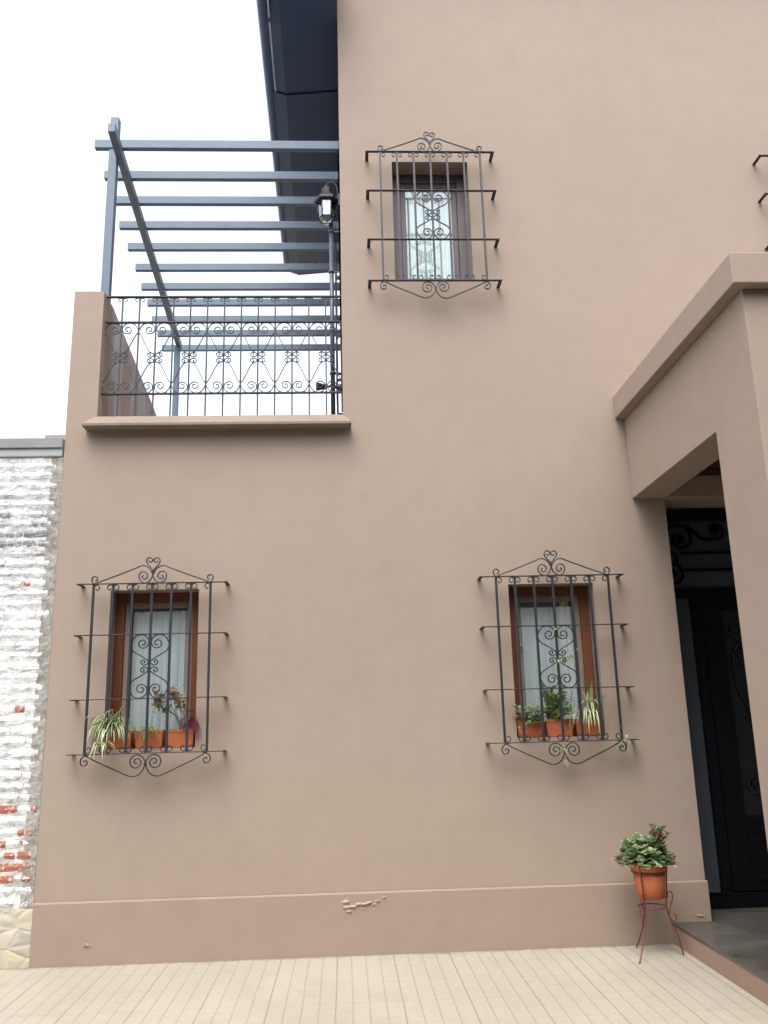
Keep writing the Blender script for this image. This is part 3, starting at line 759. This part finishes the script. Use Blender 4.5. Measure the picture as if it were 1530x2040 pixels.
bp('coping', B((-4.22, -3.33, -.012, .30, 3.803, 3.965), (-3.322, -2.335, -.010, .30, 3.801, 3.962)), painted("coping_cement", (.38, .395, .395), .95, .35, 0, 1., 6), .01)
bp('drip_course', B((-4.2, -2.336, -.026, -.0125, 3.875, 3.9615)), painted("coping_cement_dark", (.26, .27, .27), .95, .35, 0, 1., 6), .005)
def stone_mat():
    m = Mat("rubble_stone", (.5, .45, .35), .85)
    vo = m.n('TexVoronoi', Scale=5.); m.l(m.co((1, 1, 1.6)), vo.inputs['Vector'])
    ed = m.n('TexVoronoi', Scale=5., feature='DISTANCE_TO_EDGE'); m.l(m.co((1, 1, 1.6)), ed.inputs['Vector'])
    sepc = m.n('SeparateColor'); m.l(vo.outputs['Color'], sepc.inputs[0])
    c = m.ramp(sepc.outputs[0], [(.15, (.30, .28, .23)), (.4, (.42, .38, .29)), (.65, (.42, .33, .19)), (.9, (.46, .43, .34))])
    c = m.mix(m.math('MULTIPLY', m.noise(12, 5, .7), .5), c, (.50, .48, .40))
    c = m.mix(m.ramp(ed.outputs[0], [(.01, (1, 1, 1)), (.05, (0, 0, 0))]), c, (.40, .385, .33))
    m.color(c); m.bump(m.math('ADD', m.ramp(ed.outputs[0], [(.0, (0, 0, 0)), (.12, (1, 1, 1))]), m.math('MULTIPLY', m.noise(20, 5), 1.2)), .3, .015); return m.m
bp('stone_base', lumpy(-4.2, -2.328, -.09, .312, -.004, .004, 60, 16, 5), stone_mat())

# ------------------------------------------------------------------ plants
def blade(bm, base, az, el, L, w, droop, n=8, mi=(0, 1), tw=0.):
    """arching strap leaf; mi=(edge,centre)"""
    p = Vector(base); d = Vector((math.cos(az) * math.cos(el), math.sin(az) * math.cos(el), math.sin(el)))
    rows = []
    for i in range(n + 1):
        t = i / n; side = d.cross(Vector((0, 0, 1)))
        side = side.normalized() if side.length > .05 else Vector((-math.sin(az), math.cos(az), 0))
        ww = w * (min(1, .45 + 2.2 * t) if t < .25 else (1 - ((t - .25) / .75) ** 2.2)) / 2 + .0006
        nrm = side.cross(d).normalized()
        rows.append([bm.verts.new(p + side * ww * k + nrm * abs(k) * ww * .35) for k in (-1, -.35, .35, 1)])
        p = p + d * (L / n); d = (d + Vector((0, 0, -droop / n * (1 + t)))).normalized()
    for a_, b in zip(rows, rows[1:]):
        for k in range(3):
            f = bm.faces.new((a_[k], a_[k + 1], b[k + 1], b[k])); f.material_index = mi[1] if k == 1 else mi[0]; f.smooth = True
def oval(bm, base, d, L, w, mi=0, cup=.2, up_=Vector((0, 0, 1))):
    d = d.normalized(); side = d.cross(up_)
    side = side.normalized() if side.length > .05 else Vector((1, 0, 0)); nrm = side.cross(d)
    prof = [(0, .12), (.2, .6), (.45, .95), (.7, 1.), (.9, .65), (1, .08)]
    rows = [[bm.verts.new(Vector(base) + d * L * t + side * k * w / 2 * q + nrm * (abs(k) * w * cup - .35 * L * t * t * cup * 2)) for k in (-1, 0, 1)] for t, q in prof]
    for a_, b in zip(rows, rows[1:]):
        for k in range(2):
            f = bm.faces.new((a_[k], a_[k + 1], b[k + 1], b[k])); f.material_index = mi; f.smooth = True
def rdir(r, el0, el1, az=None, azs=3.14159):
    a_ = (az if az is not None else 0) + r.uniform(-azs, azs); e_ = R(r.uniform(el0, el1))
    return Vector((math.cos(a_) * math.cos(e_), math.sin(a_) * math.cos(e_), math.sin(e_)))
def sprig(bm, r, path, leafL, leafW, step, mi, stem_mi=0, pair=2):
    P = [Vector(p) for p in catmull([tuple(q) for q in path], 6)]
    tube(bm, P, .0018, 4, stem_mi)
    acc = 0
    for i in range(1, len(P)):
        acc += (P[i] - P[i - 1]).length
        if acc > step:
            acc = 0; t = (P[i] - P[i - 1]).normalized()
            for _ in range(pair):
                d = (rdir(r, -20, 50) + t * .6)
                oval(bm, P[i], d, leafL * r.uniform(.7, 1.15), leafW * r.uniform(.8, 1.1), mi)
    for _ in range(4): oval(bm, P[-1], rdir(r, 0, 80), leafL * .8, leafW * .8, mi)
FM = [LG, LPALE, LGREY, LSUC, LBRIGHT, LBRN, LDRY, LRED, STEM]   # indices 0..8

def planter(xc, w, label, z0, group, seedy, ztop=.135, y0=.004, y1=.128):
    t = empty('planter_box', label, 'planter', (xc, .066, z0), group)
    bm = bmesh.new(); h = ztop; tp = .008
    a_ = w / 2 - tp - .006; b = w / 2 - .004
    yc = (y1 - y0) / 2
    for (lo, hi, zl, zh) in ((a_, b, 0, h - .022),):
        v = [bm.verts.new((sx * lo, sy * (yc - tp - .004), zl)) for sx, sy in ((-1, -1), (1, -1), (1, 1), (-1, 1))] + [bm.verts.new((sx * hi, sy * (yc - .004), zh)) for sx, sy in ((-1, -1), (1, -1), (1, 1), (-1, 1))]
        for f in ((0, 3, 2, 1), (0, 1, 5, 4), (1, 2, 6, 5), (2, 3, 7, 6), (3, 0, 4, 7)): bm.faces.new([v[i] for i in f])
    new('trough', bm, TERRA, t, bevel=.004)
    W_ = w / 2
    bm = B((-W_, W_, -yc, -yc + .008, h - .022, h), (-W_, W_, yc - .008, yc, h - .022, h), (-W_, -W_ + .008, -yc + .0085, yc - .0085, h - .0215, h - .0005), (W_ - .008, W_, -yc + .0085, yc - .0085, h - .0215, h - .0005))
    new('rim', bm, TERRA, t, bevel=.003)
    bm = lumpy(-W_ + .009, W_ - .009, -yc + .009, yc - .009, 0, .004, 14, 8, seedy)
    for v in bm.verts: v.co = Vector((v.co.x, v.co.z, h - .016 + v.co.y))
    bm.normal_update(); bmesh.ops.reverse_faces(bm, faces=bm.faces)
    new('soil', bm, SOIL, t)
    return t
GP = 'terracotta planter boxes on the window sills'
planter(-1.765, .205, 'terracotta planter box under the striped spider plant on the left sill', 1.432, GP, 1)
planter(-1.535, .225, 'terracotta planter box holding small yellow green weeds, middle of the left sill', 1.432, GP, 2)
planter(-1.288, .215, 'terracotta planter box with dried brown stalks and a dark red leaf', 1.432, GP, 3)
planter(1.457, .212, 'terracotta planter box holding a pale succulent, left end of the right sill', 1.437, GP, 4)
planter(1.696, .228, 'terracotta planter box under bushy green stems, middle of the right sill', 1.437, GP, 5)
planter(1.932, .222, 'terracotta planter box under the tall striped grassy plant, right end of the right sill', 1.437, GP, 6)

def plant(name, label, cat, loc, bm, group=None, mats=FM):
    o = new(name, bm, mats, None, loc=None); o['label'] = label; o['category'] = cat
    if group: o['group'] = group
    for v in o.data.vertices: v.co -= Vector(loc)
    o.location = loc; return o
r = random.Random(11)
# spider plant, left sill, spilling out through the grille
bm = bmesh.new()
for i in range(120):
    az = R(-105) + r.gauss(0, 1.1)
    L = r.uniform(.17, .30)
    c = Vector((-1.835 + r.uniform(-.05, .06), .03 + r.uniform(-.04, .03), 1.565))
    blade(bm, c, az, R(r.uniform(30, 82)), L, r.uniform(.009, .014), r.uniform(1.6, 3.2), 9, (2, 1) if r.random() < .7 else (0, 1))
for i in range(26):
    c = Vector((-1.84 + r.uniform(-.04, .04), -.15, 1.47)); blade(bm, c, R(r.uniform(0, 360)), R(r.uniform(-30, 50)), r.uniform(.08, .16), .009, r.uniform(2., 3.5), 7, (2, 1))
tube(bm, [(-1.8, .02, 1.57), (-1.82, -.08, 1.60), (-1.84, -.15, 1.47)], .003, 5, 8)
plant('spider_plant', 'large striped spider plant spilling out through the bars of the left grille', 'plant', (-1.80, .03, 1.56), bm)
bm = bmesh.new()
for i in range(30): blade(bm, (-1.545 + r.uniform(-.07, .05), .02 + r.uniform(-.03, .04), 1.55), R(r.uniform(0, 360)), R(r.uniform(30, 85)), r.uniform(.05, .12), .006, r.uniform(1, 3), 6, (4, 4))
for i in range(14):
    b = Vector((-1.60 + r.uniform(-.03, .12), -.02, 1.56)); d = rdir(r, -60, 60, R(-90), 1.2)
    sprig(bm, r, [b, b + d * .04, b + d * .07 + Vector((0, -.01, -.03))], .022, .008, .012, 4, 8)
plant('weedy_plant', 'small bright yellow green weeds in the middle box of the left sill', 'plant', (-1.54, .03, 1.55), bm)
# dried flower heads, right box of the left sill
bm = bmesh.new()
for i in range(13):
    top = Vector((-1.36 + r.uniform(-.10, .11), -.05 + r.uniform(-.05, .04), 1.74 + r.uniform(-.03, .13)))
    b = Vector((-1.28 + r.uniform(-.03, .04), .05, 1.55))
    path = [b, b.lerp(top, .5) + Vector((.03, 0, .02)), top]; P = [Vector(q) for q in catmull([tuple(q) for q in path], 6)]
    tube(bm, P, .0022, 4, 8)
    for k in range(26):
        q = top + Vector((r.gauss(0, .022), r.gauss(0, .02), r.gauss(0, .018))); oval(bm, q, rdir(r, -60, 80), r.uniform(.018, .034), r.uniform(.012, .022), 6 if r.random() < .75 else 5)
for k in range(14):
    q = Vector((-1.445 + r.gauss(0, .02), -.07, 1.72 + r.gauss(0, .02))); oval(bm, q, rdir(r, -40, 60), .03, .012, 3 if r.random() < .6 else 4)
plant('dried_flower_plant', 'dry brown seed heads on thin stalks in front of the left curtain', 'plant', (-1.30, .04, 1.55), bm)
bm = bmesh.new()
for (x, y, z, dx, dz, L, w) in ((-1.20, -.03, 1.66, .35, -.9, .13, .085), (-1.235, -.02, 1.69, .9, .35, .07, .04), (-1.23, -.02, 1.67, -.8, -.5, .08, .035), (-1.21, -.03, 1.65, .1, -1., .08, .045), (-1.24, -.01, 1.62, -.3, -.8, .07, .03)):
    oval(bm, (x, y, z), Vector((dx, -.35, dz)), L, w, 7, .15)
tube(bm, [(-1.23, .06, 1.55), (-1.22, .03, 1.63), (-1.21, -.03, 1.67)], .003, 5, 7)
plant('red_leaf_plant', 'glossy dark red leaves at the right end of the left sill', 'plant', (-1.225, .05, 1.55), bm)

# right sill
bm = bmesh.new()
def rosette(c, s, mi, n=9):
    for k in range(n): oval(bm, Vector(c), rdir(r, 5, 65), s * r.uniform(.8, 1.2), s * .6, mi, .15)
for i in range(40):
    b = Vector((1.46 + r.uniform(-.07, .09), .03, 1.57)); top = b + Vector((r.uniform(-.05, .07), r.uniform(-.14, .0), r.uniform(-.03, .085)))
    tube(bm, [b, b.lerp(top, .5) + Vector((0, -.01, .02)), top], .003, 4, 8); rosette(top, .032, 3 if r.random() < .75 else 2)
    rosette(b.lerp(top, .6) + Vector((0, -.01, .02)), .022, 3, 5)
for i in range(6):
    top = Vector((1.385 + r.uniform(-.035, .02), -.06, 1.53 - i * .012)); rosette(top, .02, 3, 6)
for i in range(5): rosette((1.345 + r.uniform(-.02, .02), -.06, 1.66 + r.uniform(-.035, .035)), .024, 3, 7)
tube(bm, [(1.40, .03, 1.56), (1.36, -.03, 1.62), (1.345, -.06, 1.66)], .003, 4, 8)
plant('succulent_plant', 'pale grey green succulent trailing over the leftmost box of the right sill', 'plant', (1.46, .03, 1.56), bm)
bm = bmesh.new()
for i in range(32):
    b = Vector((1.68 + r.uniform(-.07, .05), .04 + r.uniform(-.03, .02), 1.55))
    top = Vector((1.635 + r.gauss(0, .06), -.0 + r.uniform(-.05, .06), r.uniform(1.64, 1.83)))
    if i % 4 == 0: top = Vector((1.75 + r.uniform(-.03, .03), -.08, r.uniform(1.60, 1.70)))
    sprig(bm, r, [b, b.lerp(top, .5) + Vector((r.uniform(-.02, .02), 0, .02)), top], .036, .027, .016, 4 if r.random() < .5 else (3 if r.random() < .45 else 0), 8, 2)
plant('bushy_plant', 'bushy plant with small round green leaves in the middle of the right sill', 'plant', (1.68, .04, 1.55), bm)
bm = bmesh.new()
for i in range(34):
    az = R(r.uniform(0, 360)); c = Vector((1.95 + r.uniform(-.03, .03), .03, 1.56))
    if i < 12: blade(bm, c, az, R(r.uniform(66, 86)), r.uniform(.22, .32), .015, r.uniform(.3, .9), 8, (2, 1) if i % 2 else (0, 2))
    elif i < 22: blade(bm, c + Vector((0, 0, .12)), R(-90 + r.uniform(-75, 75)), R(r.uniform(30, 60)), r.uniform(.14, .26), .012, r.uniform(2.4, 3.4), 9, (2, 1))
    else: blade(bm, c, R(-90 + r.uniform(-40, 40)), R(r.uniform(45, 75)), r.uniform(.22, .32), .012, r.uniform(3.2, 4.2), 10, (2, 1))
for k in range(5): blade(bm, (1.86, .02, 1.56), R(180 + r.uniform(-40, 70)), R(r.uniform(35, 70)), r.uniform(.14, .26), .008, r.uniform(2.2, 3), 9, (2, 1))
plant('grassy_plant', 'tall striped spider plant with upright blades at the right end of the right sill', 'plant', (1.95, .03, 1.56), bm)
def plantlet(c, s, lab, stem, n=16, down=0., mats=(2, 1)):
    bm = bmesh.new(); c = Vector(c)
    for i in range(n): blade(bm, c + Vector((r.gauss(0, .006), 0, r.gauss(0, .006))), R(r.uniform(0, 360)), R(r.uniform(-40 - down, 75 - down)), s * r.uniform(.6, 1.1), .006, r.uniform(1.2, 2.8), 6, mats)
    if stem: tube(bm, catmull(stem, 6), .0017, 4, 8)
    plant('spider_plantlet', lab, 'plant', tuple(c), bm, 'spider plant offshoots caught in the right grille')
plantlet((2.165, -.165, 1.395), .085, 'pale offshoot hanging at the lower right corner of the right grille', [(1.97, 0, 1.58), (2.06, -.08, 1.62), (2.14, -.15, 1.50), (2.165, -.165, 1.40)], 24)
plantlet((1.66, -.165, 1.345), .07, 'pale offshoot hanging across the lower scrolls of the right grille', [(1.90, -.02, 1.57), (1.80, -.10, 1.55), (1.69, -.15, 1.42), (1.66, -.165, 1.35)], 14, 25)
plantlet((1.683, -.165, 1.26), .05, 'tiny dangling offshoot below the bottom point of the right grille', [(1.66, -.165, 1.34), (1.675, -.165, 1.26)], 9, 30)
plantlet((1.682, -.165, 2.265), .045, 'small offshoot perched at the top of the scroll panel in the right grille', [(1.95, .02, 1.60), (1.93, -.05, 1.80), (1.88, -.10, 1.98), (1.80, -.14, 2.05), (1.72, -.15, 2.02), (1.69, -.16, 2.26)], 9, 0, (4, 1))
plantlet((1.69, -.16, 2.02), .045, 'small offshoot at the waist of the scroll panel in the right grille', None, 9, 0, (4, 1))
bm = bmesh.new()
for k in range(3):
    P = catmull([(1.93 - k * .01, .0, 1.60), (1.90 + k * .02, -.06, 1.78), (1.885 - k * .03, -.1, 1.92 + k * .03), (1.86 - k * .05, -.12, 2.05), (1.84 - k * .06, -.13, 2.12 - k * .06)], 8)
    tube(bm, P, .0016, 4, 8)
    for q in P[18:]:
        for _ in range(2): oval(bm, q, rdir(r, -60, 60), r.uniform(.012, .022), .006, 1 if r.random() < .6 else 5)
for x0_, x1_, zt in ((1.74, 1.66, 1.78), (1.78, 1.80, 1.80), (1.86, 1.70, 1.74)):
    tube(bm, catmull([(1.80, .02, 1.56), (x0_, -.05, 1.68), (x1_, -.09, zt)], 8), .0016, 4, 8)
plant('flowering_runner', 'thin dry flowering runners climbing the right side of the right grille', 'plant', (1.93, 0, 1.60), bm)
bm = bmesh.new()
for k in range(7): oval(bm, (1.455, .16, 2.165), rdir(r, -30, 60), .032, .014, 4)
tube(bm, [(1.455, .16, 2.165), (1.50, .17, 2.10)], .002, 4, 8)
plant('butterfly_ornament', 'small yellow green ornament on the glass of the window beside the porch', 'ornament', (1.455, .16, 2.165), bm)

# ------------------------------------------------------------------ potted plant on iron stand
cx, cy = 2.185, -.35
ps = empty('plant_stand', 'dark red wrought iron plant stand on three splayed legs beside the step', 'plant stand', (cx, cy, GZ))
def st_(n, bm):
    o = new(n, bm, RUST, ps); o.matrix_parent_inverse = Matrix.Translation(-ps.location); return o
for z, rr in ((.478, .124), (.243, .098)):
    bm = bmesh.new(); tube(bm, [(cx + rr * math.cos(R(15 * k)), cy + rr * math.sin(R(15 * k)), z) for k in range(25)], .0045, 6); st_('hoop', bm)
for fx, fy in ((2.001, -.529), (2.122, -.098), (2.378, -.354)):
    d = Vector((fx - cx, fy - cy, 0)); L = d.length; d.normalize(); bm = bmesh.new()
    pt = lambda q: (cx + d.x * q[0], cy + d.y * q[0], q[1])
    tube(bm, [pt(q) for q in catmull([(.139, .54), (.130, .478), (.112, .33), (.103, .243), (.118, .17), (.165, .05), (L, GZ + .002)], 6)], .0052, 7)
    tube(bm, [pt(q) for q in catmull([(.118, .30), (.122, .332), (.145, .338), (.156, .305), (.142, .26), (.124, .215), (.121, .19)], 5)], .0036, 6)
    tube(bm, [pt(q) for q in catmull([(.122, .165), (.140, .142), (.163, .150), (.168, .178), (.155, .19)], 5)], .0036, 6)
    st_('leg', bm)
pot = empty('flower_pot', 'round orange terracotta coloured pot held in the iron stand', 'flower pot', (cx, cy, .300))
def po(n, bm, m):
    o = new(n, bm, m, pot, smooth=False); o.matrix_parent_inverse = Matrix.Translation(-pot.location); return o
bm = bmesh.new(); lathe(bm, [(.088, .300), (.095, .302), (.116, .484)], cx, cy, 40); po('body', bm, TERRA)
bm = bmesh.new()
pr = [(.116, .485), (.120, .487), (.128, .490), (.131, .500), (.133, .537), (.130, .546), (.123, .546), (.116, .537), (.112, .515)]
rings = [[bm.verts.new((cx + q * math.cos(R(9 * k)), cy + q * math.sin(R(9 * k)), z)) for k in range(40)] for q, z in pr]
for a_, b in zip(rings, rings[1:]):
    for k in range(40): bm.faces.new((a_[k], a_[(k + 1) % 40], b[(k + 1) % 40], b[k])).smooth = True
po('rim', bm, TERRA)
bm = bmesh.new(); lathe(bm, [(.113, .505), (.113, .518), (.06, .53)], cx, cy, 30); po('soil', bm, SOIL)
bm = bmesh.new()
for i in range(135):
    a_ = r.uniform(0, 6.283); q = .185 * math.sqrt(r.random())
    top = Vector((cx - .025 + q * 1.12 * math.cos(a_), cy + q * .9 * math.sin(a_), .545 + .17 * (1 - (q / .21) ** 2) * r.uniform(.25, 1) - (.03 if q > .15 else 0)))
    b = Vector((cx + .4 * (top.x - cx), cy + .4 * (top.y - cy), .53))
    tube(bm, [b, b.lerp(top, .6) + Vector((0, 0, .03)), top], .0028, 4, 8)
    mi = 2 if r.random() < .5 else (3 if r.random() < .75 else 0)
    if (top.x > cx + .08 or top.x < cx - .17) and r.random() < .4: mi = 5
    for k in range(6): oval(bm, top, rdir(r, -15, 65), r.uniform(.040, .062), r.uniform(.030, .042), mi, .15)
for i in range(30):   # bronze sprigs, upper right
    b = Vector((cx + r.uniform(.0, .07), cy + r.uniform(-.05, .05), .57)); top = Vector((cx + .09 + max(-.09, min(.06, r.gauss(0, .04))), cy + r.uniform(-.09, .06), r.uniform(.64, .80)))
    if i % 6 == 0: top = Vector((cx - .15 - r.uniform(0, .04), cy + r.uniform(-.05, .03), .66 + r.uniform(-.06, .05)))
    sprig(bm, r, [b, b.lerp(top, .5) + Vector((0, 0, .02)), top], .036, .013, .014, 5 if r.random() < .75 else 0, 8, 2)
plant('potted_succulent', 'grey green leafy succulent with bronze sprigs growing in the orange pot', 'plant', (cx, cy, .53), bm)

# ------------------------------------------------------------------ unseen houses across the street, added for their light and reflections
m_wd = painted("door_wood", (.12, .07, .04), .6); m_pn = painted("dark_window_pane", (.03, .035, .04), .1, .1)
opposite(-22, -9.02, 8.6, (.20, .18, .155), 'unseen pale two storey house added across the street to shape the light, far left of it')
opposite(-9, 3.98, 9.4, (.15, .105, .08), 'unseen tan two storey house added directly across the street to shape the light')
opposite(4, 20, 8.9, (.16, .15, .14), 'unseen grey two storey house added across the street to shape the light, to the right')
